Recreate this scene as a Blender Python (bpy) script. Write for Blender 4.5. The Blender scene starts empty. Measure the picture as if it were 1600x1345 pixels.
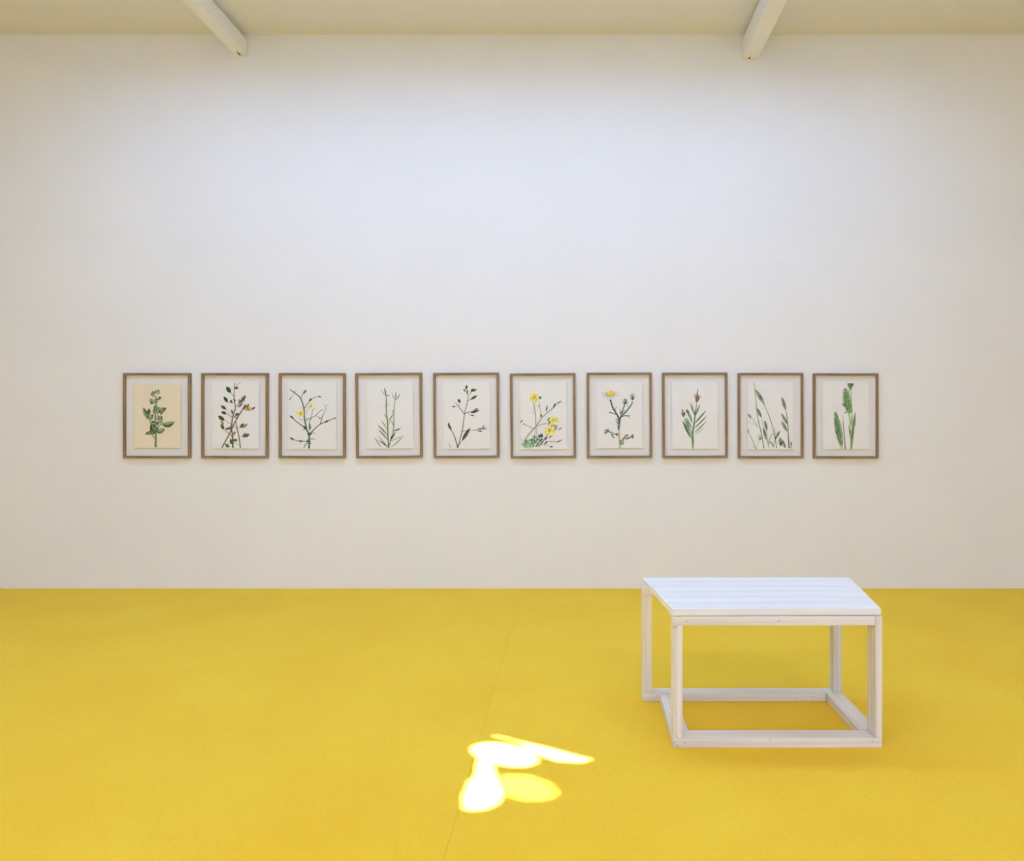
import bpy, bmesh, math, random
from mathutils import Vector, Matrix
R = random.Random(7)
S = bpy.context.scene
COL = S.collection

# ------------------------------------------------------------------ camera
F, CX, CY, EYE = 1105.0, 900.0, 650.0, 1.5
cd = bpy.data.cameras.new('camera'); cam = bpy.data.objects.new('camera', cd); COL.objects.link(cam)
cam.location = (0, 0, EYE); cam.rotation_euler = (math.pi / 2, 0, 0)
cd.sensor_width = 36; cd.sensor_fit = 'HORIZONTAL'; cd.lens = F / 1600 * 36
cd.shift_x = (800 - CX) / 1600; cd.shift_y = (CY - 672.5) / 1600
S.camera = cam

# ------------------------------------------------------------------ light
S.view_settings.view_transform = 'Standard'; S.view_settings.look = 'None'
S.view_settings.gamma = 1; S.view_settings.use_curve_mapping = False
S.view_settings.exposure = 0.075
S.cycles.diffuse_bounces = 8; S.cycles.max_bounces = 10
S.cycles.use_denoising = True
S.cycles.sample_clamp_indirect = 6
w = bpy.data.worlds.new('sky'); S.world = w; w.use_nodes = True
w.node_tree.nodes['Background'].inputs[0].default_value = (.55, .72, 1, 1)
w.node_tree.nodes['Background'].inputs[1].default_value = 1.0

CEIL = 4.824
WALL = 6.16
XL, XR, YB = -9.0, 7.8, -5.5
# ceiling light strips, two skylights and last an added unseen room fill: x0,x1,y0,y1, power
SKY_FILL = [(-4.1, 2.9, 4.20, 4.80, 147, (.34, .53, .95)),
       (-5.0, 2.9, 3.00, 3.40, 15, (.50, 1.0, .95)),
       (-6.8, 5.8, -1.5, -0.5, 350, (.68, .675, 1.0))]
for i, (x0, x1, y0, y1, p, c) in enumerate(SKY_FILL):
    l = bpy.data.lights.new('skylight_and_fill', 'AREA'); l.shape = 'RECTANGLE'
    l.size = x1 - x0; l.size_y = y1 - y0; l.energy = p; l.color = c
    o = bpy.data.objects.new('skylight_and_fill', l); COL.objects.link(o)
    o.location = ((x0 + x1) / 2, (y0 + y1) / 2, CEIL + .125)
# added fill light behind the camera, no window there; lifts the lower wall
FILL = (-6.5, 5.5, .5, 3.6, 205, (.37, .57, 1.0))
l = bpy.data.lights.new('rear_fill', 'AREA'); l.shape = 'RECTANGLE'
l.size = FILL[1] - FILL[0]; l.size_y = FILL[3] - FILL[2]; l.energy = FILL[4]; l.color = FILL[5]
wo = bpy.data.objects.new('rear_fill', l); COL.objects.link(wo)
wo.location = ((FILL[0] + FILL[1]) / 2, YB + .02, (FILL[2] + FILL[3]) / 2); wo.rotation_euler = (math.pi / 2, 0, 0)
SUN_DIR = Vector((-.62, .10, -.80)).normalized()      # travels left and down
sl = bpy.data.lights.new('sun', 'SUN'); sl.energy = 170; sl.angle = math.radians(.42); sl.color = (.92, .95, 1.0)
so = bpy.data.objects.new('sun', sl); COL.objects.link(so)
so.rotation_euler = SUN_DIR.to_track_quat('-Z', 'Y').to_euler(); so.location = (3, 3, 8)

# ------------------------------------------------------------------ helpers
def lin(r, g, b):
    f = lambda v: (v / 255 / 12.92) if v / 255 <= .04045 else ((v / 255 + .055) / 1.055) ** 2.4
    return (f(r), f(g), f(b), 1)
def newmat(name, rough=.6, spec=.3):
    m = bpy.data.materials.new(name); m.use_nodes = True
    b = m.node_tree.nodes['Principled BSDF']
    b.inputs['Roughness'].default_value = rough
    b.inputs['Specular IOR Level'].default_value = spec
    return m, m.node_tree, b
def noise_mix(nt, b, c0, c1, scale, stretch=(1, 1, 1), detail=4, lo=.3, hi=.7, bump=0, bdist=.002, coord='Object'):
    N = nt.nodes; L = nt.links
    tc = N.new('ShaderNodeTexCoord'); mp = N.new('ShaderNodeMapping'); mp.inputs['Scale'].default_value = stretch
    no = N.new('ShaderNodeTexNoise'); no.inputs['Scale'].default_value = scale; no.inputs['Detail'].default_value = detail
    cr = N.new('ShaderNodeValToRGB'); cr.color_ramp.elements[0].position = lo; cr.color_ramp.elements[1].position = hi
    cr.color_ramp.elements[0].color = c0; cr.color_ramp.elements[1].color = c1
    L.new(tc.outputs[coord], mp.inputs[0]); L.new(mp.outputs[0], no.inputs[0]); L.new(no.outputs[0], cr.inputs[0])
    L.new(cr.outputs[0], b.inputs['Base Color'])
    if bump:
        bp = N.new('ShaderNodeBump'); bp.inputs['Strength'].default_value = bump; bp.inputs['Distance'].default_value = bdist
        L.new(no.outputs[0], bp.inputs['Height']); L.new(bp.outputs[0], b.inputs['Normal'])
    return mp, no, cr
def rgba(r, g, b): return (r, g, b, 1)

# wall paint: off-white emulsion, faint roller mottling
M_wall, nt, b = newmat('wall_paint', .75, .2)
noise_mix(nt, b, rgba(.80, .81, .815), rgba(.825, .835, .84), 1.3, detail=6, bump=.05, bdist=.003)
M_ceil, nt, b = newmat('ceiling_paint', .8, .15)
noise_mix(nt, b, rgba(.785, .785, .775), rgba(.805, .805, .795), 1.1, detail=4)
M_beam, nt, b = newmat('beam_paint', .6, .3)
noise_mix(nt, b, rgba(.84, .84, .84), rgba(.87, .87, .87), 6, stretch=(1, .2, 1))
# yellow carpet
M_carpet, nt, b = newmat('yellow_carpet', .95, .12)
N, L = nt.nodes, nt.links
tc = N.new('ShaderNodeTexCoord')
n1 = N.new('ShaderNodeTexNoise'); n1.inputs['Scale'].default_value = 1.6; n1.inputs['Detail'].default_value = 5
n2 = N.new('ShaderNodeTexNoise'); n2.inputs['Scale'].default_value = 160; n2.inputs['Detail'].default_value = 3
c1 = N.new('ShaderNodeValToRGB'); c1.color_ramp.elements[0].position = .3; c1.color_ramp.elements[1].position = .7
c1.color_ramp.elements[0].color = rgba(.85, .55, .032); c1.color_ramp.elements[1].color = rgba(.87, .605, .042)
c2 = N.new('ShaderNodeValToRGB'); c2.color_ramp.elements[0].position = .25; c2.color_ramp.elements[1].position = .75
c2.color_ramp.elements[0].color = rgba(.80, .80, .80); c2.color_ramp.elements[1].color = rgba(1, 1, 1)
mx = N.new('ShaderNodeMix'); mx.data_type = 'RGBA'; mx.blend_type = 'MULTIPLY'; mx.inputs[0].default_value = .6
L.new(tc.outputs['Object'], n1.inputs[0]); L.new(tc.outputs['Object'], n2.inputs[0])
L.new(n1.outputs[0], c1.inputs[0]); L.new(n2.outputs[0], c2.inputs[0])
L.new(c1.outputs[0], mx.inputs[6]); L.new(c2.outputs[0], mx.inputs[7]); L.new(mx.outputs[2], b.inputs['Base Color'])
bp = N.new('ShaderNodeBump'); bp.inputs['Strength'].default_value = .35; bp.inputs['Distance'].default_value = .004
L.new(n2.outputs[0], bp.inputs['Height']); L.new(bp.outputs[0], b.inputs['Normal'])
b.inputs['Sheen Weight'].default_value = .06; b.inputs['Sheen Roughness'].default_value = .5
# whitewashed timber; the grain runs along each piece's own x
def wash(name, stretch, c0, c1):
    m, nt, b = newmat(name, .55, .35)
    mp, no, cr = noise_mix(nt, b, c0, c1, 9, stretch=stretch, detail=7, lo=.25, hi=.62, bump=.25, bdist=.0015)
    return m
M_wx = wash('whitewash_grain_across', (.12, 5, 5), rgba(.60, .575, .55), rgba(.79, .785, .785))
M_wy = wash('whitewash_grain_deep', (5, .12, 5), rgba(.60, .58, .56), rgba(.80, .80, .80))
M_wz = wash('whitewash_grain_upright', (5, 5, .12), rgba(.60, .575, .555), rgba(.79, .78, .78))
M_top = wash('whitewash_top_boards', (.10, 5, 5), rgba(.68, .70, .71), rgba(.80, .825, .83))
M_nail, nt, b = newmat('nail_iron', .5, .5); b.inputs['Base Color'].default_value = lin(110, 95, 80)
M_hole, nt, b = newmat('bolt_hole_black', .9, .1); b.inputs['Base Color'].default_value = (.006, .005, .005, 1)
M_oakx, nt, b = newmat('oak_grain_across', .5, .35)
noise_mix(nt, b, rgba(.19, .118, .055), rgba(.35, .225, .122), 14, stretch=(.3, 6, 6), detail=6)
M_oakz, nt, b = newmat('oak_grain_upright', .5, .35)
noise_mix(nt, b, rgba(.19, .118, .055), rgba(.35, .225, .122), 14, stretch=(6, 6, .3), detail=6)
M_mount, nt, b = newmat('mount_board', .85, .15); noise_mix(nt, b, rgba(.755, .75, .735), rgba(.78, .775, .76), 8)
M_paper, nt, b = newmat('white_paper', .85, .15); noise_mix(nt, b, rgba(.79, .79, .78), rgba(.825, .825, .82), 6, bump=.1)
M_cream, nt, b = newmat('cream_paper', .85, .15); noise_mix(nt, b, rgba(.78, .69, .50), rgba(.81, .74, .57), 5, bump=.1)
M_paint, nt, b = newmat('watercolour', .85, .1)
at = nt.nodes.new('ShaderNodeAttribute'); at.attribute_name = 'pigment'
nn = nt.nodes.new('ShaderNodeTexNoise'); nn.inputs['Scale'].default_value = 140
cr = nt.nodes.new('ShaderNodeValToRGB'); cr.color_ramp.elements[0].color = (.62, .62, .62, 1); cr.color_ramp.elements[1].color = (1.25, 1.25, 1.25, 1)
cr.color_ramp.elements[0].position = .35; cr.color_ramp.elements[1].position = .65
mm = nt.nodes.new('ShaderNodeMix'); mm.data_type = 'RGBA'; mm.blend_type = 'MULTIPLY'; mm.inputs[0].default_value = .6
tc = nt.nodes.new('ShaderNodeTexCoord'); nt.links.new(tc.outputs['Object'], nn.inputs[0]); nt.links.new(nn.outputs[0], cr.inputs[0])
nt.links.new(at.outputs['Color'], mm.inputs[6]); nt.links.new(cr.outputs[0], mm.inputs[7]); nt.links.new(mm.outputs[2], b.inputs['Base Color'])

def obj(name, bm, mat, parent=None, loc=None):
    me = bpy.data.meshes.new(name); bm.normal_update(); bm.to_mesh(me); bm.free()
    if mat: me.materials.append(mat)
    o = bpy.data.objects.new(name, me); COL.objects.link(o)
    if parent: o.parent = parent
    if loc: o.location = loc
    return o
def prism(bm, foot, z0, z1):
    """foot: list of (x,y) counter-clockwise from above"""
    a = [bm.verts.new((x, y, z0)) for x, y in foot]; c = [bm.verts.new((x, y, z1)) for x, y in foot]
    n = len(foot)
    bm.faces.new(a[::-1]); bm.faces.new(c)
    for i in range(n): bm.faces.new((a[i], a[(i + 1) % n], c[(i + 1) % n], c[i]))
def box(bm, x0, x1, y0, y1, z0, z1): prism(bm, [(x0, y0), (x1, y0), (x1, y1), (x0, y1)], z0, z1)
def boxo(name, x0, x1, y0, y1, z0, z1, mat, parent=None, bevel=0):
    """a box whose origin is its own centre (z at its base)"""
    cx, cy = (x0 + x1) / 2, (y0 + y1) / 2
    bm = bmesh.new(); box(bm, x0 - cx, x1 - cx, y0 - cy, y1 - cy, 0, z1 - z0)
    if bevel: bmesh.ops.bevel(bm, geom=bm.edges[:], offset=bevel, segments=2, affect='EDGES', profile=.6)
    return obj(name, bm, mat, parent, (cx, cy, z0))
def empty(name, loc, label, cat, group=None):
    o = bpy.data.objects.new(name, None); COL.objects.link(o); o.location = loc; o.empty_display_size = .1
    o['label'] = label; o['category'] = cat
    if group: o['group'] = group
    return o
def struct(o): o['kind'] = 'structure'; return o

# ------------------------------------------------------------------ room shell
TH = .15
SEAM = -.448
fl = struct(boxo('floor', XL - TH, XR + TH, YB - TH, WALL + TH, -.2, -.008, M_ceil))
for a, c in ((XL, SEAM - 8.0003), (SEAM - 7.9997, SEAM - 4.0003), (SEAM - 3.9997, SEAM - .0003), (SEAM + .0003, SEAM + 3.9997), (SEAM + 4.0003, SEAM + 7.9997), (SEAM + 8.0003, XR)):
    s = boxo('carpet_strip', a, c, YB, WALL, 0, .0085, M_carpet, None, bevel=.0008)
    s.parent = fl; s.location = Vector(s.location) - Vector(fl.location) + Vector((0, 0, -.0085))
wb = struct(boxo('wall_back', XL - TH, XR + TH, WALL, WALL + TH, -.15, CEIL + .3, M_wall))
struct(boxo('wall_left', XL - TH, XL, YB, WALL, -.15, CEIL + .3, M_wall))
struct(boxo('wall_right', XR, XR + TH, YB, WALL, -.15, CEIL + .3, M_wall))
struct(boxo('wall_front', XL - TH, XR + TH, YB - TH, YB, -.15, CEIL + .3, M_wall))

# sun patch: outlines on the floor (read off the carpet), carried up the sun's direction to an added unseen mask
def zf(zx, zy):                      # crop coordinates -> floor point
    px, py = 690 + zx / 5.926, 1120 + zy / 5.926
    s = (py - CY) / EYE
    return ((px - CX) / s, F / s)
def ell(cx, cy, rx, ry, rot, n=28):
    r = math.radians(rot)
    return [(cx + rx * math.cos(t) * math.cos(r) - ry * math.sin(t) * math.sin(r),
             cy + rx * math.cos(t) * math.sin(r) + ry * math.sin(t) * math.cos(r)) for t in [i * 2 * math.pi / n for i in range(n)]]
PATCH = [([zf(*p) for p in ell(585, 350, 345, 122, 9)], 1, .024),
         ([zf(*p) for p in [(300, 130), (520, 160), (700, 205), (1000, 275), (1200, 330), (1430, 388), (1300, 435), (1060, 420), (860, 350), (700, 245), (500, 195)]], 1, .0165),
         ([zf(*p) for p in [(310, 330), (290, 430), (275, 540), (210, 590), (155, 740), (155, 870), (260, 900), (430, 885), (560, 820), (620, 710), (580, 620), (560, 560), (530, 500), (520, 420), (500, 330)]], 1, .028),
         ([zf(*p) for p in ell(770, 655, 300, 118, 9)], 3, .006)]
def inside(p, poly):
    c = False; n = len(poly)
    for i in range(n):
        (x1, y1), (x2, y2) = poly[i], poly[i - 1]
        if (y1 > p[1]) != (y2 > p[1]) and p[0] < (x2 - x1) * (p[1] - y1) / (y2 - y1) + x1: c = not c
    return c
def edge_d(p, poly):
    d = 9
    for i in range(len(poly)):
        (x1, y1), (x2, y2) = poly[i], poly[i - 1]
        vx, vy = x2 - x1, y2 - y1
        t = max(0, min(1, ((p[0] - x1) * vx + (p[1] - y1) * vy) / (vx * vx + vy * vy + 1e-12)))
        d = min(d, math.hypot(p[0] - x1 - t * vx, p[1] - y1 - t * vy))
    return d
ZB = CEIL + .06
k = ZB / -SUN_DIR.z
OX, OY = -SUN_DIR.x * k, -SUN_DIR.y * k
allp = [q for pl, _, _ in PATCH for q in pl]
bx0, bx1 = min(p[0] for p in allp) + OX - .03, max(p[0] for p in allp) + OX + .03
by0, by1 = min(p[1] for p in allp) + OY - .03, max(p[1] for p in allp) + OY + .03
HOLE = (bx0 - .02, bx1 + .02, by0 - .02, by1 + .02)

# ceiling slab with rectangular openings
ops = [s[:4] for s in SKY_FILL] + [HOLE]
xs = sorted({XL - TH, XR + TH} | {v for o in ops for v in o[:2]}); ys = sorted({YB - TH, WALL} | {v for o in ops for v in o[2:]})
bm = bmesh.new()
for i in range(len(xs) - 1):
    for j in range(len(ys) - 1):
        mxx, myy = (xs[i] + xs[i + 1]) / 2, (ys[j] + ys[j + 1]) / 2
        if any(o[0] < mxx < o[1] and o[2] < myy < o[3] for o in ops): continue
        box(bm, xs[i], xs[i + 1], ys[j], ys[j + 1], CEIL, CEIL + .13)
ceil = struct(obj('ceiling', bm, M_ceil))
# roof skin above the skylights; opening added only above the sun mask, to let the sun through
bm = bmesh.new()
o = (HOLE[0] + .03, HOLE[1] + .18, HOLE[2] - .05, HOLE[3] + .03)
box(bm, XL - TH, o[0], YB - TH, WALL, CEIL + .14, CEIL + .2); box(bm, o[1], XR + TH, YB - TH, WALL, CEIL + .14, CEIL + .2)
box(bm, o[0], o[1], YB - TH, o[2], CEIL + .14, CEIL + .2); box(bm, o[0], o[1], o[3], WALL, CEIL + .14, CEIL + .2)
obj('roof_deck', bm, M_ceil, ceil)
bm = bmesh.new(); ST = .005
nx, ny = int((HOLE[1] - HOLE[0]) / ST) + 1, int((HOLE[3] - HOLE[2]) / ST) + 1
vg = [[bm.verts.new((HOLE[0] + i * ST, HOLE[2] + j * ST, ZB)) for j in range(ny + 1)] for i in range(nx + 1)]
for i in range(nx):
    for j in range(ny):
        p = (HOLE[0] + (i + .5) * ST - OX, HOLE[2] + (j + .5) * ST - OY)
        openp = 0
        for pl, dens, er in PATCH:
            if inside(p, pl) and (er == 0 or edge_d(p, pl) > er): openp = 1 if 1 in (dens, openp) else dens
        if not (openp == 1 or (openp > 1 and i % openp == 0 and j % openp == 0)):
            bm.faces.new((vg[i][j], vg[i + 1][j], vg[i + 1][j + 1], vg[i][j + 1]))
obj('sun_mask', bm, M_ceil, ceil)  # unseen mask, added to cut the sunlight into the floor patch

# beams
def beam(x0, x1, z0, z1, hx, hl, hw, ang, label):
    e = empty('ceiling_beam', ((x0 + x1) / 2, WALL, z0), label, 'beam', 'white ceiling beams')
    c = (x0 + x1) / 2
    bm = bmesh.new(); box(bm, x0 - c, x1 - c, YB - WALL + .01, 0, 0, z1 - z0)
    bmesh.ops.bevel(bm, geom=bm.edges[:], offset=.004, segments=2, affect='EDGES')
    obj('beam_body', bm, M_beam, e)
    # small slot seen black in the underside near the wall
    bm = bmesh.new(); hy = ang
    pts = [(hx - c + hw * math.cos(t) , hy + hl * math.sin(t)) for t in [i * 2 * math.pi / 16 for i in range(16)]]
    prism(bm, pts, -.0015, .0005)
    obj('bolt_hole', bm, M_hole, e)
SC = F / WALL
beam((367.5 - CX) / SC, (386.5 - CX) / SC, EYE + (650 - 87.5) / SC, EYE + (650 - 62.5) / SC, -2.918, .033, .006, -.042,
     'white painted ceiling beam above the left end of the row of pictures')
beam((1160 - CX) / SC, (1184 - CX) / SC, EYE + (650 - 92.5) / SC, EYE + (650 - 61) / SC, 1.505, .012, .009, -.021,
     'white painted ceiling beam high above the slatted white bench')

# ------------------------------------------------------------------ bench
bn = empty('slatted_bench', (.92, 3.5, 0), 'white painted open-frame wooden bench with three board top on the yellow carpet', 'bench')
def bpart(name, x0, x1, y0, y1, z0, z1, mat, bev=.0022):
    o = boxo(name, x0, x1, y0, y1, z0, z1, mat, None, bev); o.parent = bn
    o.location = Vector(o.location) - Vector(bn.location); return o
TB, RT = .5965, .594          # underside of the boards, top of the frames
bpart('bottom_rail', .440, 1.385, 3.200, 3.283, 0, .043, M_wx)                # front
bpart('bottom_rail', .350, 1.3165, 3.7195, 3.790, 0, .043, M_wx)              # back, runs out to the left
bpart('side_rail', .441, .521, 3.285, 3.7185, 0, .042, M_wy)
bpart('side_rail', 1.3175, 1.403, 3.288, 3.792, 0, .043, M_wy)
bpart('leg', .441, .482, 3.2005, 3.288, .0435, .552, M_wz)
bpart('leg', 1.354, 1.386, 3.2, 3.290, .0435, RT, M_wz)
bpart('leg', .350, .400, 3.722, 3.788, .0435, .552, M_wz)
bpart('leg', 1.3585, 1.401, 3.728, 3.790, .0435, RT, M_wz)
bpart('top_rail', .440, 1.3535, 3.2005, 3.272, .5525, RT, M_wx)
bpart('top_rail', .350, 1.358, 3.722, 3.788, .5525, RT, M_wx)
bpart('top_side_rail', .442, .50, 3.2725, 3.7215, .558, RT, M_wy)
bpart('top_side_rail', 1.34, 1.385, 3.2905, 3.7215, .558, RT, M_wy)
def tx(xf, xb, y): return xf + (xb - xf) * (y - 3.20) / (3.837 - 3.20)
ycut = [((3.200, 3.210), (3.416, 3.423)), ((3.4220, 3.4290), (3.627, 3.637)), ((3.6340, 3.6440), (3.833, 3.838))]
for n, ((fl_, fr_), (bl_, br_)) in enumerate(ycut):
    dx = (.0, .002, -.001)[n]
    foot = [(tx(.4375, .3585, fl_) + dx, fl_), (tx(1.383, 1.482, fr_) + dx, fr_ ), (tx(1.383, 1.482, br_) + dx, br_), (tx(.4375, .3585, bl_) + dx, bl_)]
    cx = sum(p[0] for p in foot) / 4; cy = sum(p[1] for p in foot) / 4
    bm = bmesh.new(); prism(bm, [(p[0] - cx, p[1] - cy) for p in foot], 0, .0295)
    bmesh.ops.bevel(bm, geom=bm.edges[:], offset=.002, segments=2, affect='EDGES', profile=.6)
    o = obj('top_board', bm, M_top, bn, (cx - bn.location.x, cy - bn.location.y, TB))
def nail(x, z, y=3.2, r=.0028):
    bm = bmesh.new(); bmesh.ops.create_cone(bm, cap_ends=True, segments=10, radius1=r, radius2=r * .8, depth=.002, matrix=Matrix.Rotation(math.pi / 2, 4, 'X'))
    obj('nail', bm, M_nail, bn, (x - bn.location.x, y - .0003 - bn.location.y, z))
for px, py in ((1073, 971), (1217, 970), (1052.8, 979.5), (1057, 979.8), (1058.5, 1164.5), (1054, 1159.5), (1070.5, 1161), (1363, 1158), (1203, 1150.5 + 5)):
    s = F / 3.2; nail((px - CX) / s, EYE - (py - CY) / s)
for px, py in ((1245, 1090), (1270, 1088)):
    s = F / 3.7195; nail((px - CX) / s, EYE - (py - CY) / s, 3.7195, .0024)

# ------------------------------------------------------------------ framed drawings
ZU = 9.15                                   # crop units per picture pixel
def pig(c):
    v = lin(*c)[:3]; y = .3 * v[0] + .6 * v[1] + .1 * v[2]
    g = .22 if c[1] > c[0] else .08
    return tuple((a * (1 - g) + y * g) * 1.22 for a in v) + (1,)
class Draw:
    """flat strokes, in crop units, laid one over another on the sheet"""
    def __init__(s, seed): s.bm = bmesh.new(); s.cl = s.bm.loops.layers.float_color.new('pigment'); s.k = 0; s.r = random.Random(seed)
    def face(s, pts, col):
        s.k += 1
        vs = [s.bm.verts.new((x, -s.k * 6e-6, -y)) for x, y in pts]
        f = s.bm.faces.new(vs)
        c = pig(col)
        for l in f.loops: l[s.cl] = c
        return f
    def jit(s, c, a=10):
        d = s.r.uniform(-a, a); return tuple(max(0, min(255, v + d)) for v in c)
    def smooth(s, pts, n=5):
        if len(pts) < 3: return pts
        P = [pts[0]] + list(pts) + [pts[-1]]; out = []
        for i in range(1, len(P) - 2):
            for q in range(n):
                t = q / n; a, b_, c, d = P[i - 1], P[i], P[i + 1], P[i + 2]
                out.append(tuple(.5 * ((2 * b_[m]) + (-a[m] + c[m]) * t + (2 * a[m] - 5 * b_[m] + 4 * c[m] - d[m]) * t * t + (-a[m] + 3 * b_[m] - 3 * c[m] + d[m]) * t ** 3) for m in (0, 1)))
        out.append(pts[-1]); return out
    def stroke(s, pts, w0, w1, col, edge=None):
        P = s.smooth(pts); n = len(P); Lf, Rt = [], []
        for i, p in enumerate(P):
            a = P[max(0, i - 1)]; c = P[min(n - 1, i + 1)]
            dx, dy = c[0] - a[0], c[1] - a[1]; d = math.hypot(dx, dy) or 1
            w = (w0 + (w1 - w0) * i / (n - 1)) / 2
            Lf.append((p[0] - dy / d * w, p[1] + dx / d * w)); Rt.append((p[0] + dy / d * w, p[1] - dx / d * w))
        s.k += 1
        z = -s.k * 6e-6
        lv = [s.bm.verts.new((x, z, -y)) for x, y in Lf]; rv = [s.bm.verts.new((x, z, -y)) for x, y in Rt]
        for i in range(n - 1):
            f = s.bm.faces.new((lv[i], lv[i + 1], rv[i + 1], rv[i])); c = pig(s.jit(col, 8))
            for l in f.loops: l[s.cl] = c
    def leaf(s, x0, y0, x1, y1, w, col, col2=None, bend=0, stem=None, fat=.5):
        """pointed leaf from base to tip; two halves and a midrib"""
        dx, dy = x1 - x0, y1 - y0; d = math.hypot(dx, dy); ux, uy = dx / d, dy / d; vx, vy = -uy, ux
        n = 8; mid = []
        for i in range(n + 1):
            t = i / n; b_ = bend * math.sin(math.pi * t) * d
            mid.append((x0 + dx * t + vx * b_, y0 + dy * t + vy * b_))
        def prof(t): return (math.sin(math.pi * t ** (math.log(.5) / math.log(fat)))) ** .8 * w / 2 if 0 < t < 1 else 0
        A = [(mid[i][0] + vx * prof(i / n), mid[i][1] + vy * prof(i / n)) for i in range(n + 1)]
        B = [(mid[i][0] - vx * prof(i / n), mid[i][1] - vy * prof(i / n)) for i in range(n + 1)]
        col2 = col2 or tuple(min(255, v + 32) for v in col)
        for i in range(n):
            for (E, cc) in ((A, col), (B, col2)):
                q = [mid[i], mid[i + 1], E[i + 1], E[i]]
                if i == 0: q = [mid[0], mid[1], E[1]]
                if i == n - 1: q = [mid[i], mid[i + 1], E[i]]
                s.k -= 1; s.face(q, s.jit(cc, 9))
        s.k += 2
        if w > 22: s.stroke(mid[:-1], 5, 2, tuple(v * .6 for v in col))
    def blob(s, x, y, rx, ry, rot, col, n=10, rag=.12):
        r = math.radians(rot); pts = []
        for i in range(n):
            t = i * 2 * math.pi / n; q = 1 + s.r.uniform(-rag, rag)
            a, b_ = rx * q * math.cos(t), ry * q * math.sin(t)
            pts.append((x + a * math.cos(r) - b_ * math.sin(r), y + a * math.sin(r) + b_ * math.cos(r)))
        s.face(pts, s.jit(col, 8))
    def cluster(s, x, y, rx, ry, n, size, cols):
        for _ in range(n):
            t, q = s.r.uniform(0, 6.283), math.sqrt(s.r.random())
            s.blob(x + rx * q * math.cos(t), y + ry * q * math.sin(t), size * s.r.uniform(.6, 1.2), size * s.r.uniform(.5, 1), s.r.uniform(0, 180), s.r.choice(cols), 8, .2)
    def flower(s, x, y, rx, ry, n, w, cols, core=None, jit=.18):
        for i in range(n):
            t = i * 2 * math.pi / n + s.r.uniform(-jit, jit); q = s.r.uniform(.8, 1.08)
            s.leaf(x, y, x + rx * q * math.cos(t), y + ry * q * math.sin(t), w, s.r.choice(cols), s.r.choice(cols), fat=.68)
        if core: s.cluster(x, y, rx * .28, ry * .28, 9, rx * .12, core)

G1, G2, G3, G4 = (70, 98, 62), (108, 132, 88), (142, 160, 118), (45, 70, 45)
BR, BR2, OL, OL2 = (92, 74, 62), (125, 98, 80), (88, 88, 50), (135, 130, 70)
YE, YE2, YE3 = (222, 204, 70), (236, 224, 120), (170, 150, 40)

def d1(d):
    d.stroke([(522, 1130), (524, 990), (515, 850), (520, 680), (520, 560), (532, 400)], 34, 14, G2)
    d.stroke([(505, 1000), (482, 970), (490, 930)], 12, 8, G1)
    d.stroke([(490, 930), (455, 800), (420, 700)], 18, 12, G2)
    d.stroke([(550, 860), (600, 800), (640, 790)], 14, 8, G2)
    d.leaf(600, 800, 795, 765, 84, G1, G3, .14); d.leaf(545, 930, 655, 865, 66, (95, 110, 55), G3)
    d.leaf(520, 920, 368, 945, 62, G1, G2, .05, fat=.4); d.leaf(500, 930, 455, 805, 70, G1, G4)
    d.leaf(415, 735, 340, 560, 62, G1, G3); d.leaf(408, 725, 435, 580, 46, (84, 90, 45), (60, 70, 35), fat=.65)
    d.leaf(430, 745, 480, 660, 60, G2, G3); d.leaf(600, 670, 605, 560, 58, G1, G2)
    d.leaf(490, 660, 590, 560, 80, G3, G2); d.leaf(560, 640, 680, 568, 66, G2, G1); d.leaf(515, 620, 530, 530, 60, G2, G1)
    d.leaf(600, 780, 600, 670, 42, G1, G3); d.leaf(560, 770, 570, 690, 60, G3, G2); d.leaf(520, 940, 560, 840, 60, G2, G1)
    d.cluster(575, 750, 40, 45, 22, 15, [G3, G2, G1, (160, 172, 140)]); d.cluster(460, 695, 30, 32, 14, 13, [G3, G2, G1])
    d.cluster(510, 790, 60, 40, 24, 14, [G1, G2, G4, G3]); d.cluster(500, 860, 36, 50, 20, 15, [G4, G1, G2])
    d.cluster(545, 345, 38, 30, 22, 13, [G1, G2, G3]); d.cluster(490, 370, 30, 36, 18, 13, [G1, G2, G3])
    d.cluster(465, 470, 32, 28, 16, 13, [G2, G3, G1]); d.cluster(462, 500, 24, 14, 8, 10, [OL, G4]); d.cluster(530, 470, 32, 34, 20, 13, [G2, G1, G3])
    d.stroke([(535, 450), (580, 440), (605, 410)], 20, 12, G1); d.cluster(588, 425, 18, 14, 8, 10, [G1, G4])
    d.cluster(528, 560, 26, 36, 14, 13, [G2, G3])
    pale = [(168, 182, 148), (150, 168, 130), (128, 148, 108)]
    for x, y, rx, ry, n in ((545, 340, 32, 26, 14), (490, 362, 24, 28, 10), (462, 462, 26, 18, 9), (590, 595, 50, 26, 14), (460, 690, 26, 26, 10), (575, 735, 34, 34, 14), (500, 620, 34, 30, 12), (410, 640, 16, 50, 10), (665, 800, 60, 18, 10), (600, 895, 34, 14, 6), (450, 915, 36, 12, 6), (505, 850, 26, 40, 8)):
        d.cluster(x, y, rx, ry, n, 8, pale)
    for x, y, rx, ry, n in ((520, 800, 40, 50, 14), (480, 500, 24, 10, 6), (560, 680, 30, 20, 6), (430, 600, 12, 30, 6)): d.cluster(x, y, rx, ry, n, 7, [G4, (52, 66, 40)])
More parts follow.
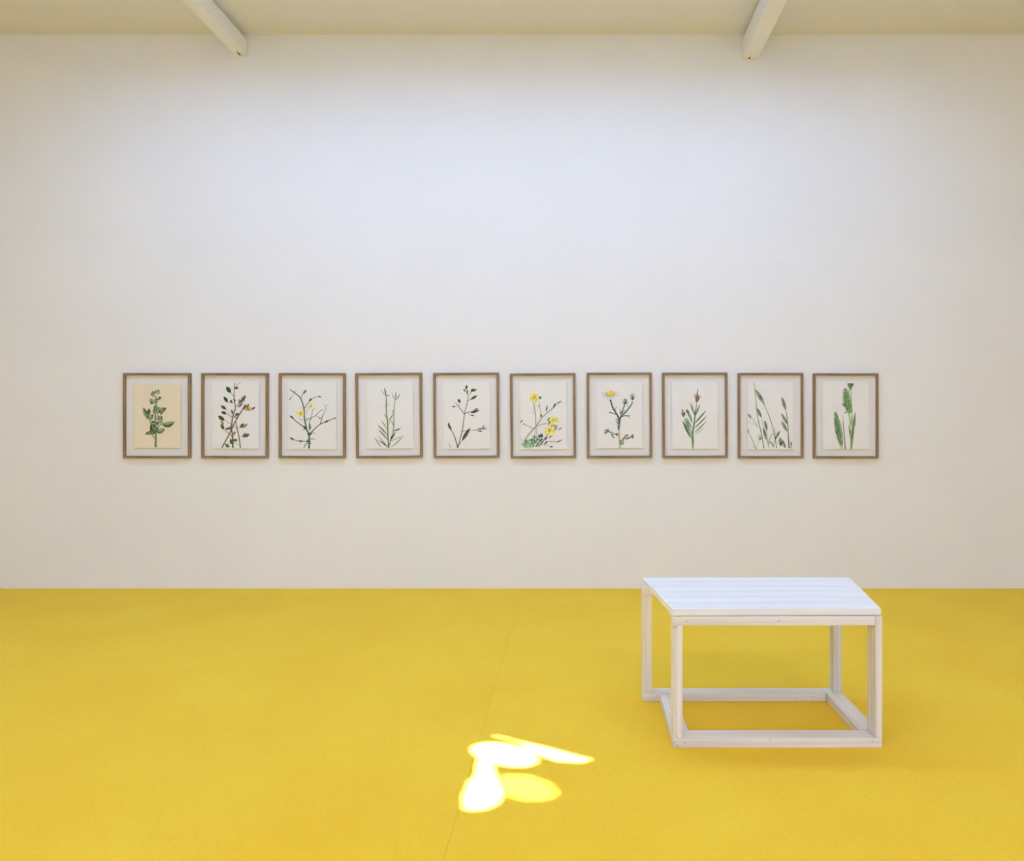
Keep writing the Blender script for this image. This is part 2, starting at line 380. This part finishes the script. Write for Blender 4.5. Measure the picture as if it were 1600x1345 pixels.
def d2(d):
    st = (98, 78, 68)
    d.stroke([(345, 1140), (450, 950), (530, 780), (600, 660), (680, 530)], 16, 16, st)
    d.stroke([(502, 1140), (500, 980), (485, 860), (500, 700), (540, 570), (520, 440), (530, 205)], 24, 9, st)
    d.stroke([(612, 1140), (590, 980), (560, 850), (545, 750)], 18, 12, BR2)
    d.stroke([(560, 240), (620, 198)], 7, 4, st); d.stroke([(525, 415), (470, 350)], 8, 6, st)
    d.stroke([(515, 500), (440, 490)], 7, 5, BR2); d.stroke([(495, 710), (410, 650)], 10, 7, BR2); d.stroke([(485, 690), (410, 590)], 6, 5, BR2)
    d.stroke([(480, 800), (390, 755)], 6, 5, BR2); d.stroke([(490, 970), (380, 880)], 10, 7, st); d.stroke([(540, 560), (600, 490)], 8, 8, st)
    d.stroke([(490, 850), (600, 850)], 6, 4, BR2); d.stroke([(620, 990), (650, 965)], 6, 4, G2); d.stroke([(600, 1110), (520, 1070)], 5, 3, BR2)
    d.stroke([(630, 1060), (655, 1000)], 4, 3, G3); d.stroke([(450, 1000), (500, 980)], 5, 3, BR2)
    for a in ((475, 355, 410, 262, 62, G1, G4), (432, 492, 372, 408, 48, G4, G1), (408, 590, 330, 535, 44, BR, OL), (415, 655, 335, 622, 48, OL, BR),
              (385, 750, 292, 682, 56, OL, BR), (375, 880, 332, 800, 46, OL, G1), (372, 815, 330, 750, 36, OL2, G3), (620, 450, 692, 392, 50, G1, G3),
              (585, 510, 680, 445, 52, G3, BR), (590, 500, 600, 440, 34, G2, G3), (570, 560, 650, 510, 40, G3, G2), (600, 850, 720, 800, 52, OL2, G3),
              (605, 850, 655, 790, 34, OL, G1), (640, 980, 745, 945, 54, G1, G2), (640, 985, 690, 930, 34, G2, G1), (505, 1040, 570, 1025, 44, (72, 128, 62), G1),
              (480, 1090, 475, 1010, 42, OL, BR), (455, 1130, 392, 1085, 52, (95, 142, 82), (62, 110, 52)), (500, 660, 485, 590, 30, BR, BR2),
              (530, 690, 590, 640, 38, OL, BR), (480, 860, 385, 870, 34, OL2, BR), (490, 500, 470, 450, 34, BR2, BR), (690, 600, 760, 560, 62, OL2, YE3),
              (665, 590, 690, 515, 40, BR2, BR), (770, 595, 825, 555, 28, BR, BR2), (700, 570, 735, 510, 26, BR, OL)):
        d.leaf(*a)
    d.blob(553, 282, 28, 24, 0, G1); d.blob(545, 272, 14, 10, 0, OL2); d.stroke([(660, 600), (760, 602), (790, 590)], 14, 5, YE3)
    d.cluster(730, 572, 22, 20, 9, 10, [OL2, YE3, YE]); d.cluster(522, 935, 30, 22, 14, 12, [BR2, OL2, YE3]); d.cluster(545, 700, 24, 24, 12, 11, [OL, BR, YE2, G1])
    d.cluster(528, 460, 12, 30, 8, 9, [BR, (50, 40, 35)]); d.cluster(465, 855, 26, 18, 8, 10, [BR, OL])
def d3(d):
    s_, s2 = (72, 102, 82), (100, 132, 100)
    d.stroke([(478, 1150), (478, 960), (445, 880), (410, 700), (405, 580), (355, 430), (275, 355), (200, 305)], 26, 12, s_)
    d.stroke([(362, 425), (400, 350)], 9, 8, s_); d.leaf(395, 370, 440, 308, 32, OL2, OL)
    d.stroke([(265, 350), (285, 325)], 7, 5, s_); d.stroke([(260, 355), (200, 455)], 5, 5, s_); d.leaf(222, 410, 198, 460, 16, s_, G3)
    d.stroke([(408, 580), (500, 455), (610, 405)], 12, 7, s_); d.leaf(480, 480, 512, 432, 28, s_, G4); d.leaf(605, 402, 655, 412, 24, G1, s2)
    d.stroke([(445, 870), (330, 790), (200, 682)], 18, 9, s_); d.leaf(260, 720, 200, 680, 26, s_, s2); d.leaf(440, 880, 395, 825, 34, G4, s_)
    d.stroke([(435, 870), (378, 885)], 9, 5, s_)
    d.stroke([(430, 750), (500, 715), (575, 675), (640, 612), (690, 598)], 10, 7, s_); d.stroke([(580, 680), (630, 715)], 6, 5, s_); d.blob(630, 715, 13, 11, 0, OL2)
    d.stroke([(490, 900), (480, 800), (515, 680), (530, 590)], 16, 6, s2); d.stroke([(530, 600), (568, 578)], 6, 4, s2)
    d.stroke([(425, 670), (450, 600), (490, 555)], 6, 5, s2)
    d.stroke([(500, 930), (620, 815), (740, 758), (865, 705)], 16, 9, s_); d.leaf(700, 780, 765, 745, 26, s_, G4); d.leaf(815, 730, 870, 703, 18, s_, s2)
    d.stroke([(640, 795), (665, 700), (705, 620), (725, 560)], 13, 5, s_); d.stroke([(712, 560), (685, 510)], 5, 4, s2); d.stroke([(705, 560), (745, 528)], 6, 6, s_)
    d.stroke([(500, 930), (570, 928)], 12, 4, s_); d.stroke([(490, 1015), (540, 1012), (570, 1030)], 11, 5, s_)
    d.stroke([(470, 1050), (360, 1045), (240, 1025), (200, 1000)], 11, 6, s_); d.leaf(330, 1048, 385, 1042, 24, OL, G4); d.leaf(265, 1030, 205, 992, 30, G1, s2)
    d.stroke([(460, 1070), (430, 1090), (400, 1145)], 16, 9, s_); d.stroke([(330, 720), (400, 750)], 8, 6, G3)
    d.stroke([(500, 870), (490, 800)], 20, 10, s_)
    d.cluster(485, 940, 26, 20, 14, 12, [G4, s_, s2]); d.cluster(470, 1045, 26, 26, 16, 13, [s_, s2, G1]); d.cluster(478, 1075, 16, 20, 8, 10, [G4, s2])
    d.flower(355, 648, 58, 56, 20, 16, [YE, YE2, (206, 190, 70)], [YE3, (140, 120, 30)]); d.flower(506, 540, 40, 40, 14, 13, [YE, YE2, (206, 190, 70)], [YE3, OL2])
    d.blob(450, 715, 9, 9, 0, OL2)
def d4(d):
    s_, s2 = (98, 126, 72), (140, 165, 108)
    d.stroke([(518, 1145), (512, 960), (508, 780), (490, 570), (492, 400), (468, 285)], 20, 11, s_)
    d.stroke([(520, 1140), (560, 1000), (595, 860), (602, 600), (618, 470)], 16, 9, s_)
    for a, b_, w0, w1, c in (((490, 410), (415, 305), 9, 4, s2), ((488, 390), (470, 285), 16, 9, s_), ((495, 388), (545, 390), 10, 9, G2), ((618, 470), (568, 350), 10, 9, s2),
                             ((620, 470), (632, 325), 12, 13, G2), ((622, 470), (695, 362), 11, 6, s_), ((500, 740), (458, 640), 12, 3, s2), ((505, 770), (605, 640), 11, 5, s_),
                             ((600, 600), (570, 650), 10, 4, s_), ((500, 880), (415, 740), 11, 3, s2), ((510, 970), (355, 800), 15, 4, s_), ((515, 1040), (368, 870), 15, 4, s_),
                             ((515, 1140), (375, 1025), 17, 5, s_), ((500, 1120), (365, 965), 9, 3, s2), ((412, 1145), (315, 985), 10, 3, s_), ((545, 1140), (740, 965), 14, 4, s2),
                             ((530, 1050), (730, 960), 10, 3, s2), ((585, 900), (705, 860), 17, 6, G2), ((535, 1050), (625, 900), 20, 5, s_), ((595, 840), (560, 740), 12, 4, s2),
                             ((515, 820), (560, 720), 8, 3, s2), ((495, 560), (520, 490), 7, 3, s2), ((550, 1010), (570, 985), 16, 12, (30, 48, 28))):
        m = ((a[0] + b_[0]) / 2 + d.r.uniform(-6, 6), (a[1] + b_[1]) / 2 + d.r.uniform(-6, 6))
        d.leaf(a[0], a[1], b_[0], b_[1], w0 * 1.25, c, tuple(v * .82 for v in c), .03)
    d.stroke([(440, 1155), (640, 1155)], 4, 4, (190, 190, 150))
def d5(d):
    s_ = (128, 108, 100)
    d.stroke([(412, 1145), (450, 1000), (478, 900), (505, 700), (520, 620), (560, 460), (562, 400), (540, 345)], 15, 9, s_)
    d.stroke([(505, 650), (430, 550), (380, 495)], 11, 7, BR); d.stroke([(410, 1120), (360, 960), (310, 870)], 15, 9, G1)
    d.stroke([(478, 905), (560, 890), (640, 888), (740, 865)], 7, 6, s_); d.stroke([(640, 888), (730, 905)], 6, 5, s_)
    d.stroke([(420, 1120), (470, 1040)], 9, 9, s_); d.stroke([(520, 645), (620, 620)], 8, 9, BR); d.stroke([(560, 650), (610, 678)], 6, 5, BR2)
    d.stroke([(562, 470), (620, 430)], 8, 8, G1); d.stroke([(575, 385), (610, 345)], 8, 8, BR); d.stroke([(415, 555), (370, 550)], 5, 4, G2); d.stroke([(435, 540), (445, 495)], 6, 5, G2)
    d.stroke([(308, 1145), (300, 1110), (288, 1060)], 9, 4, G2)
    for a in ((530, 310, 552, 238, 32, OL, G1), (530, 340, 498, 298, 22, BR, G1), (555, 370, 552, 300, 22, BR, G1), (605, 345, 640, 290, 34, OL, G1), (625, 335, 690, 300, 34, OL2, OL),
              (600, 450, 694, 392, 38, G1, OL), (445, 497, 425, 440, 42, BR, G1), (380, 552, 332, 546, 24, G1, G2), (600, 640, 720, 598, 42, OL, G1), (640, 615, 708, 570, 22, G2, BR),
              (660, 612, 725, 608, 26, OL, OL2), (595, 670, 655, 685, 20, BR, OL), (325, 890, 272, 790, 36, BR, G1), (295, 815, 285, 770, 20, G2, BR), (690, 870, 778, 872, 22, OL2, OL),
              (755, 870, 798, 820, 20, OL, OL2), (765, 880, 830, 858, 20, OL2, OL), (695, 892, 765, 910, 20, BR, OL), (472, 1045, 592, 855, 50, (92, 120, 58), G4), (560, 910, 590, 855, 20, G1, BR)):
        d.leaf(*a)
    d.blob(478, 905, 9, 9, 0, BR); d.blob(512, 652, 9, 10, 0, BR); d.blob(412, 1125, 16, 18, 0, OL)
def d6(d):
    s_, s2, pur = (138, 146, 92), (166, 170, 126), (120, 98, 110)
    d.cluster(330, 1085, 90, 60, 110, 16, [(150, 192, 150), (120, 168, 126), (180, 212, 178), (90, 130, 98)])
    d.cluster(430, 1040, 65, 80, 90, 13, [(120, 150, 118), (92, 122, 92), (160, 190, 160), (66, 92, 70), (205, 220, 200)])
    d.cluster(500, 965, 34, 26, 18, 12, [G4, (70, 95, 75)])
    for x0, y0, x1, y1 in ((420, 1130, 500, 1010), (460, 1135, 560, 1010), (380, 1120, 470, 960), (480, 1090, 540, 1030), (350, 1110, 430, 970)):
        d.leaf(x0, y0, x1, y1, 18, (60, 92, 68), (140, 178, 140), .05)
    d.stroke([(265, 1050), (330, 950), (440, 830), (540, 690), (660, 590), (740, 515), (800, 480)], 17, 6, s_)
    d.stroke([(440, 950), (438, 820), (430, 660), (408, 490)], 12, 11, s_); d.stroke([(515, 690), (500, 580), (480, 480)], 10, 6, s2)
    d.stroke([(435, 660), (390, 625)], 8, 5, s2); d.stroke([(400, 865), (330, 830), (250, 795)], 9, 8, s_); d.stroke([(450, 830), (540, 800), (600, 795)], 9, 7, s_)
    d.stroke([(600, 795), (650, 850), (700, 880), (800, 862)], 7, 5, s2); d.stroke([(560, 1050), (700, 1050), (740, 1065), (810, 1025)], 7, 6, pur)
    d.stroke([(500, 1090), (600, 1105), (660, 1125)], 5, 5, s2); d.stroke([(215, 1000), (250, 1040)], 8, 6, s2); d.stroke([(520, 1050), (600, 960), (640, 900)], 11, 7, s_)
    for a in ((488, 445, 515, 402, 26, (70, 62, 52), G1), (582, 630, 605, 530, 22, pur, G2), (690, 575, 718, 500, 24, pur, G1), (760, 500, 805, 470, 18, pur, G3), (740, 495, 775, 488, 14, pur, G3),
              (215, 775, 252, 742, 20, pur, G2), (250, 795, 280, 800, 16, pur, s_), (470, 545, 495, 535, 20, pur, G2), (505, 705, 515, 655, 28, (90, 84, 66), G2), (605, 760, 635, 705, 24, pur, OL),
              (620, 810, 640, 740, 24, pur, s_), (690, 850, 712, 800, 20, pur, G3), (700, 895, 740, 810, 24, pur, G3), (760, 885, 815, 852, 16, (110, 105, 80), pur), (610, 1000, 678, 965, 18, pur, G2),
              (560, 1030, 595, 975, 30, (85, 70, 65), pur), (550, 1100, 600, 1045, 22, G1, pur), (720, 1068, 812, 1025, 14, (105, 90, 85), pur), (630, 1128, 680, 1122, 20, (95, 80, 72), pur),
              (640, 840, 690, 815, 24, pur, BR2), (490, 1050, 530, 1000, 26, (90, 78, 70), G1)):
        d.leaf(*a)
    ys = [YE, YE2, (226, 214, 90), (214, 200, 80)]
    d.flower(415, 420, 72, 76, 22, 20, ys, [YE3, (150, 135, 40)]); d.flower(690, 745, 72, 56, 22, 18, ys, [YE3, YE]); d.flower(635, 890, 76, 78, 22, 20, ys, [YE3, OL2])
def d7(d):
    s_, s2 = (74, 98, 78), (110, 134, 108)
    d.stroke([(558, 1145), (550, 980), (535, 860)], 26, 24, (205, 178, 162)); d.stroke([(556, 1145), (560, 1050)], 30, 26, (190, 180, 140))
    for y in range(870, 1060, 22): d.stroke([(532 + (y % 3) * 6, y), (556, y + 12)], 6, 3, (140, 80, 76))
    d.stroke([(540, 880), (552, 780), (560, 700)], 24, 26, (100, 112, 92)); d.cluster(538, 820, 12, 60, 12, 12, [s_, (120, 80, 78), s2])
    d.stroke([(555, 790), (530, 690), (460, 570), (425, 455)], 26, 20, s_); d.blob(426, 458, 16, 14, 0, (50, 72, 50))
    d.stroke([(560, 740), (575, 690), (640, 630), (720, 530), (738, 480)], 24, 14, s_); d.stroke([(565, 670), (610, 570), (635, 500)], 14, 16, s_)
    d.stroke([(500, 660), (440, 640), (405, 628)], 12, 14, s_); d.stroke([(490, 640), (498, 580), (515, 545)], 14, 7, s2); d.stroke([(565, 640), (562, 575)], 12, 5, s_)
    d.stroke([(565, 665), (630, 600)], 12, 9, G4); d.stroke([(675, 560), (668, 510)], 10, 5, s2)
    d.stroke([(570, 700), (640, 682), (705, 705)], 12, 8, s_)
    for x in range(620, 710, 16): d.stroke([(x, 684), (x + 6, 668)], 10, 6, s_)
    d.stroke([(545, 770), (500, 722)], 16, 9, s_); d.stroke([(535, 790), (492, 752)], 14, 7, s_)
    d.stroke([(520, 960), (450, 925), (345, 905)], 12, 8, s2)
    for x, y in ((345, 930), (350, 890), (385, 880), (400, 905), (370, 905), (430, 920), (450, 965), (465, 990), (440, 950), (480, 945)): d.leaf(x + 12, y + 4, x - 12, y - 8, 26, (122, 148, 122), G1)
    d.cluster(372, 908, 34, 26, 16, 11, [(122, 148, 122), (84, 112, 84)]); d.blob(515, 948, 18, 22, 20, (130, 100, 80))
    d.stroke([(570, 1060), (620, 1010), (730, 985)], 14, 8, s2)
    for x, y in ((600, 1010), (625, 990), (640, 965), (665, 960), (680, 1000), (710, 985), (735, 960), (740, 990), (655, 1005)): d.leaf(x - 4, y + 22, x + 6, y - 16, 22, (112, 142, 112), G1)
    d.cluster(728, 975, 22, 18, 10, 10, [(122, 148, 122), (84, 112, 84)])
    d.cluster(578, 1065, 30, 42, 24, 15, [(122, 148, 122), (84, 112, 84), (150, 170, 140)])
    for x, y, rx, ry in ((632, 478, 34, 42), (740, 412, 30, 50)):
        d.blob(x, y, rx, ry, 0, (120, 146, 112), 14, .06); d.cluster(x, y + 6, rx * .8, ry * .75, 26, 10, [(150, 172, 140), (90, 120, 84), (176, 190, 160), (64, 92, 60)])
        d.cluster(x, y + ry * .55, rx * .5, ry * .25, 8, 9, [(56, 80, 50)])
    d.blob(744, 362, 18, 14, 0, (205, 200, 190), 10)
    for i in range(20):
        t = -.2 + i * 3.55 / 19; q = d.r.uniform(.85, 1.1)
        x1, y1 = 418 + 140 * q * math.cos(t), 372 + 92 * q * math.sin(t)
        d.leaf(418 + 40 * math.cos(t), 372 + 25 * math.sin(t), x1, y1, 26, (226, 226, 224), (216, 216, 217), fat=.65)
        if i % 3 == 0: d.stroke([(x1 - 8, y1 - 5), (x1 + 3, y1 + 3)], 5, 3, (150, 148, 158))
        if i % 2: d.stroke([(418 + 60 * math.cos(t), 372 + 36 * math.sin(t)), (x1, y1)], 3, 2, (188, 188, 190))
    d.leaf(380, 350, 285, 345, 20, (225, 225, 222), (190, 190, 195)); d.leaf(460, 350, 545, 345, 20, (225, 225, 222), (190, 190, 195))
    d.blob(420, 360, 60, 37, 4, (188, 150, 40), 18, .05); d.blob(420, 357, 54, 31, 4, (228, 200, 52), 18, .05)
    d.cluster(418, 352, 40, 20, 24, 8, [(238, 214, 70), (216, 186, 44), (190, 150, 36)])
def d8(d):
    s_, s2 = (98, 124, 86), (142, 166, 128)
    d.stroke([(522, 1160), (520, 1040)], 20, 40, (158, 162, 108)); d.stroke([(520, 1050), (518, 940), (540, 800), (560, 650), (580, 510)], 34, 8, s_)
    d.stroke([(519, 1140), (521, 1000)], 7, 8, (120, 128, 76))
    for a in ((490, 1000, 372, 745, 30, s_, G4), (495, 980, 395, 690, 22, G1, s2), (505, 920, 415, 720, 20, s_, s2), (510, 860, 425, 700, 24, s2, s_), (515, 800, 455, 640, 22, s_, s2),
              (545, 670, 472, 490, 12, s2, s_), (548, 670, 500, 490, 18, s2, s_), (550, 700, 628, 512, 24, s_, s2), (540, 800, 722, 598, 24, G1, s2), (535, 870, 730, 678, 22, G1, s2),
              (540, 930, 722, 758, 20, s_, s2), (545, 960, 690, 850, 10, s2, s2), (545, 680, 575, 560, 26, s_, s2), (520, 760, 480, 640, 14, s2, s_), (500, 1010, 400, 770, 20, s2, s_)):
        d.leaf(*a)
    d.cluster(512, 940, 20, 44, 16, 12, [s_, s2, (90, 130, 60)]); d.cluster(548, 655, 12, 20, 7, 8, [(48, 88, 44)])
    for x0, y0, x1, y1, w in ((575, 505, 600, 290, 24), (572, 480, 548, 360, 18), (580, 460, 645, 395, 18), (578, 480, 610, 380, 30), (575, 500, 570, 400, 28), (580, 490, 620, 420, 26),
                              (388, 700, 372, 580, 22), (385, 700, 360, 630, 20), (390, 700, 410, 620, 26), (388, 690, 385, 620, 26), (462, 680, 430, 590, 26), (465, 690, 462, 600, 24), (462, 690, 440, 570, 14)):
        d.leaf(x0, y0, x1, y1, w, (118, 94, 76), (164, 140, 118), d.r.uniform(-.05, .05))
    d.cluster(590, 400, 14, 26, 8, 8, [(190, 176, 160), (90, 70, 58)]); d.blob(376, 606, 9, 16, -10, (60, 48, 50)); d.blob(440, 620, 10, 18, -30, (84, 66, 50))
def d9(d):
    s_, s2 = (116, 134, 104), (150, 162, 132)
    d.stroke([(460, 1150), (415, 900), (370, 700), (345, 450), (322, 205)], 15, 8, s_)
    d.stroke([(640, 1150), (615, 980), (560, 760), (465, 520)], 13, 10, s_); d.stroke([(535, 1145), (480, 960), (425, 705)], 11, 8, s2); d.stroke([(530, 1130), (505, 960), (495, 880)], 10, 8, s2)
    d.stroke([(380, 850), (330, 770), (270, 705)], 7, 6, s_); d.stroke([(380, 850), (320, 800), (225, 768)], 6, 4, s2); d.stroke([(350, 1160), (290, 1020), (235, 915)], 11, 7, s_)
    d.stroke([(345, 1155), (295, 1112)], 9, 6, s2); d.stroke([(525, 1080), (555, 980), (595, 930)], 10, 6, BR2); d.stroke([(585, 1150), (610, 1050), (620, 970), (615, 850)], 9, 5, s_)
    d.stroke([(820, 1150), (808, 950), (790, 700), (768, 590)], 20, 8, s_); d.stroke([(850, 1150), (845, 1060)], 12, 8, G1); d.stroke([(825, 1150), (808, 980)], 12, 6, G1); d.stroke([(355, 1150), (390, 1020)], 6, 4, s2)
    for x0, y0, x1, y1, w in ((468, 525, 335, 300, 58), (428, 712, 345, 555, 46), (502, 900, 468, 742, 44), (492, 1030, 448, 850, 46), (278, 715, 228, 655, 38), (772, 605, 715, 410, 50),
                              (800, 815, 708, 645, 42), (792, 912, 706, 750, 44), (625, 1010, 682, 898, 40), (700, 1120, 688, 985, 56), (770, 1150, 700, 1010, 48), (236, 930, 234, 872, 22)):
        d.leaf(x0, y0, x1, y1, w, (104, 118, 88), (146, 158, 122), fat=.5)
        dx, dy = x1 - x0, y1 - y0
        for i in range(int(math.hypot(dx, dy) / 22)):
            t = .15 + .7 * d.r.random(); d.blob(x0 + dx * t + d.r.uniform(-w, w) * .22, y0 + dy * t, 9, 5, math.degrees(math.atan2(dy, dx)), d.r.choice([(170, 178, 148), (74, 92, 66), (120, 134, 100)]), 7)
    d.leaf(385, 1035, 410, 950, 56, (170, 176, 128), (190, 192, 150)); d.leaf(395, 1030, 435, 970, 30, (120, 142, 92), (180, 184, 140))
    d.leaf(610, 990, 640, 1010, 30, (80, 102, 62), G1); d.leaf(540, 1090, 580, 1050, 40, (176, 186, 150), (150, 162, 120)); d.leaf(690, 1110, 720, 1050, 30, (60, 84, 52), G1)
    d.leaf(845, 1110, 850, 1052, 22, (80, 96, 84), G2); d.leaf(600, 1120, 570, 1080, 26, s2, s_)
def d10(d):
    s_, s2, g = (128, 156, 98), (160, 180, 128), (96, 142, 78)
    d.stroke([(505, 1160), (490, 1100)], 14, 24, s2); d.stroke([(475, 1150), (468, 1100)], 10, 14, s2)
    d.stroke([(628, 1160), (620, 1000), (600, 850), (618, 780), (595, 650)], 20, 16, s_); d.stroke([(625, 990), (635, 820), (640, 650), (628, 450), (622, 300)], 22, 18, s2)
    d.stroke([(592, 310), (585, 400)], 8, 8, (118, 110, 80)); d.stroke([(545, 1160), (530, 960), (515, 780), (500, 670)], 17, 4, (150, 140, 82)); d.stroke([(538, 1150), (524, 960), (510, 780)], 7, 3, (112, 66, 62))
    d.leaf(638, 1155, 690, 620, 46, (104, 132, 86), (146, 170, 112), -.03); d.stroke([(685, 820), (690, 625)], 8, 3, (122, 86, 100)); d.leaf(625, 1000, 605, 860, 34, (90, 138, 74), s_); d.leaf(628, 1000, 645, 900, 40, (70, 120, 58), s2)
    def spike(x0, y0, x1, y1, w, n):
        dx, dy = x1 - x0, y1 - y0; L_ = math.hypot(dx, dy); ux, uy = dx / L_, dy / L_
        d.leaf(x0, y0, x1, y1, w * .72, (84, 130, 66), (70, 114, 56))
        for i in range(n):
            t = i / n
            for sd in (-1, 1, 0):
                ww = w / 2 * (math.sin(math.pi * (.15 + .84 * t)) ** .8)
                bx, by = x0 + dx * t, y0 + dy * t
                d.leaf(bx + sd * -uy * ww * .25, by + sd * ux * ww * .25, bx + ux * 40 + sd * -uy * ww * 1.12, by + uy * 40 + sd * ux * ww * 1.12, 20, d.r.choice([g, (70, 112, 54), (54, 92, 44)]), d.r.choice([(156, 188, 130), (120, 160, 98), (138, 174, 112)]))
    spike(485, 1105, 400, 640, 100, 17); spike(602, 650, 540, 300, 112, 14)
    d.leaf(560, 645, 530, 625, 18, G4, g); d.leaf(540, 560, 498, 500, 22, G4, g)
    d.face([(612, 318), (598, 290), (570, 222), (600, 214), (640, 216), (670, 222), (632, 292)], (86, 132, 72))
    d.cluster(618, 250, 34, 26, 26, 10, [g, (70, 112, 56), (120, 158, 96)])

#  x0 of crop, outer frame in crop units (left, top, right, bottom), tilt in degrees, side width shown, sheet (l,t,r,b), paper, drawer, label
PICS = [
 (185, (60, 70, 1025, 1287), 0, (210, 235, 885, 1142), M_cream, d1, 'framed drawing of a bushy green sprig on the only cream-yellow sheet in the row'),
 (308, (55, 70, 1010, 1287), 0, (205, 190, 878, 1150), M_paper, d2, 'framed drawing of crossing brown twigs with many dark oval leaves'),
 (430, (48, 70, 1000, 1287), 0, (180, 195, 868, 1160), M_paper, d3, 'framed drawing of a thin branching dark green stem with two small yellow flowers'),
 (550, (56, 68, 1006, 1285), .55, (212, 190, 878, 1150), M_paper, d4, 'framed drawing of two pale thin upright stalks with narrow grassy leaves'),
 (670, (68, 66, 1008, 1284), .35, (205, 195, 880, 1155), M_paper, d5, 'framed drawing of one slender reddish stem with small dark seed pods'),
 (790, (72, 73, 1008, 1288), .5, (213, 195, 880, 1162), M_paper, d6, 'framed drawing with three big shaggy yellow flowers above a pale green clump'),
 (908, (86, 64, 1018, 1284), .3, (220, 195, 880, 1145), M_paper, d7, 'framed drawing of a white daisy with orange-yellow centre and two green buds'),
 (1026, (86, 64, 1020, 1284), .3, (225, 190, 885, 1155), M_paper, d8, 'framed drawing of one spiky green sprig with brown pointed tips'),
 (1144, (88, 68, 1024, 1288), .15, (225, 195, 880, 1165), M_paper, d9, 'framed drawing of many leaning grey-green grass heads filling the lower half'),
 (1262, (84, 74, 1016, 1290), 0, (215, 195, 880, 1162), M_paper, d10, 'framed drawing of two fat bright green ears on upright stalks')]
DEP = .027                        # frame depth from the wall
SF = F / (WALL - DEP)             # pixels per metre at the frame's face
U = 1 / ZU / SF                   # metres per crop unit
BW, BH = 34 * U, 31 * U           # bar widths seen
for n, (cx0, (l, t, r, bt), tilt, sh, paper, fn, label) in enumerate(PICS):
    mxu, myu = (l + r) / 2, (t + bt) / 2
    wx = (cx0 + mxu / ZU - CX) / SF; wz = EYE - (575 + bt / ZU - CY) / SF
    W, H = (r - l) * U, (bt - t) * U
    e = empty('framed_drawing', (wx, WALL, wz), label, 'picture', 'row of framed plant drawings on the long wall')
    e.rotation_euler = (0, math.radians(-tilt), 0)
    y0, y1 = -DEP, -.001
    ins = .019
    def bar(pts_xz, mat, name='frame_bar'):
        """mitred bar, extruded from the wall to the face"""
        bm = bmesh.new()
        cxx = sum(p[0] for p in pts_xz) / 4; czz = sum(p[1] for p in pts_xz) / 4
        a = [bm.verts.new((x - cxx, y0, z - czz)) for x, z in pts_xz]; c = [bm.verts.new((x - cxx, y1, z - czz)) for x, z in pts_xz]
        bm.faces.new(a); bm.faces.new(c[::-1])
        for i in range(4): bm.faces.new((a[i], c[i], c[(i + 1) % 4], a[(i + 1) % 4]))
        bmesh.ops.recalc_face_normals(bm, faces=bm.faces[:])
        bmesh.ops.bevel(bm, geom=bm.edges[:], offset=.0008, segments=1, affect='EDGES')
        obj(name, bm, mat, e, (cxx, 0, czz))
    hx = W / 2
    bar([(-hx, 0), (hx, 0), (hx - BW, BH), (-hx + BW, BH)], M_oakx)
    bar([(-hx + BW, H - BH), (hx - BW, H - BH), (hx, H), (-hx, H)], M_oakx)
    bar([(-hx, 0), (-hx + BW, BH), (-hx + BW, H - BH), (-hx, H)], M_oakz)
    bar([(hx - BW, BH), (hx, 0), (hx, H), (hx - BW, H - BH)], M_oakz)
    yb = -.0085                       # face of the mount board
    bm = bmesh.new(); box(bm, -hx + BW * .6, hx - BW * .6, yb, -.002, BH * .6, H - BH * .6)
    obj('mount_board', bm, M_mount, e)
    # sheet, floated off the mount
    sx0, sx1 = (sh[0] - mxu) * U, (sh[2] - mxu) * U; sz0, sz1 = (bt - sh[3]) * U, (bt - sh[1]) * U
    ys_ = yb - .0085
    bm = bmesh.new()
    # deckled outline
    rr = random.Random(50 + n); pts = []
    def run(a, b_, k_):
        for i in range(k_):
            q = i / k_; pts.append((a[0] + (b_[0] - a[0]) * q + rr.uniform(-1, 1) * .0009, a[1] + (b_[1] - a[1]) * q + rr.uniform(-1, 1) * .0009))
    run((sx0, sz0), (sx1, sz0), 10); run((sx1, sz0), (sx1, sz1), 14); run((sx1, sz1), (sx0, sz1), 10); run((sx0, sz1), (sx0, sz0), 14)
    a = [bm.verts.new((x, ys_, z)) for x, z in pts]; c = [bm.verts.new((x, ys_ + .0012, z)) for x, z in pts]
    bm.faces.new(a); bm.faces.new(c[::-1])
    for i in range(len(pts)): bm.faces.new((a[i], c[i], c[(i + 1) % len(pts)], a[(i + 1) % len(pts)]))
    bmesh.ops.recalc_face_normals(bm, faces=bm.faces[:])
    sheet = obj('paper_sheet', bm, paper, e)
    d = Draw(100 + n); fn(d)
    for v in d.bm.verts:
        v.co.x = (v.co.x - mxu) * U; v.co.z = (v.co.z + bt) * U; v.co.y += ys_ - .0003
        v.co.x = max(sx0 + .001, min(sx1 - .001, v.co.x)); v.co.z = max(sz0 + .0005, v.co.z)
    for f in d.bm.faces:
        f.normal_update()
        if f.normal.y > 0: f.normal_flip()
    obj('painted_plant', d.bm, M_paint, sheet)
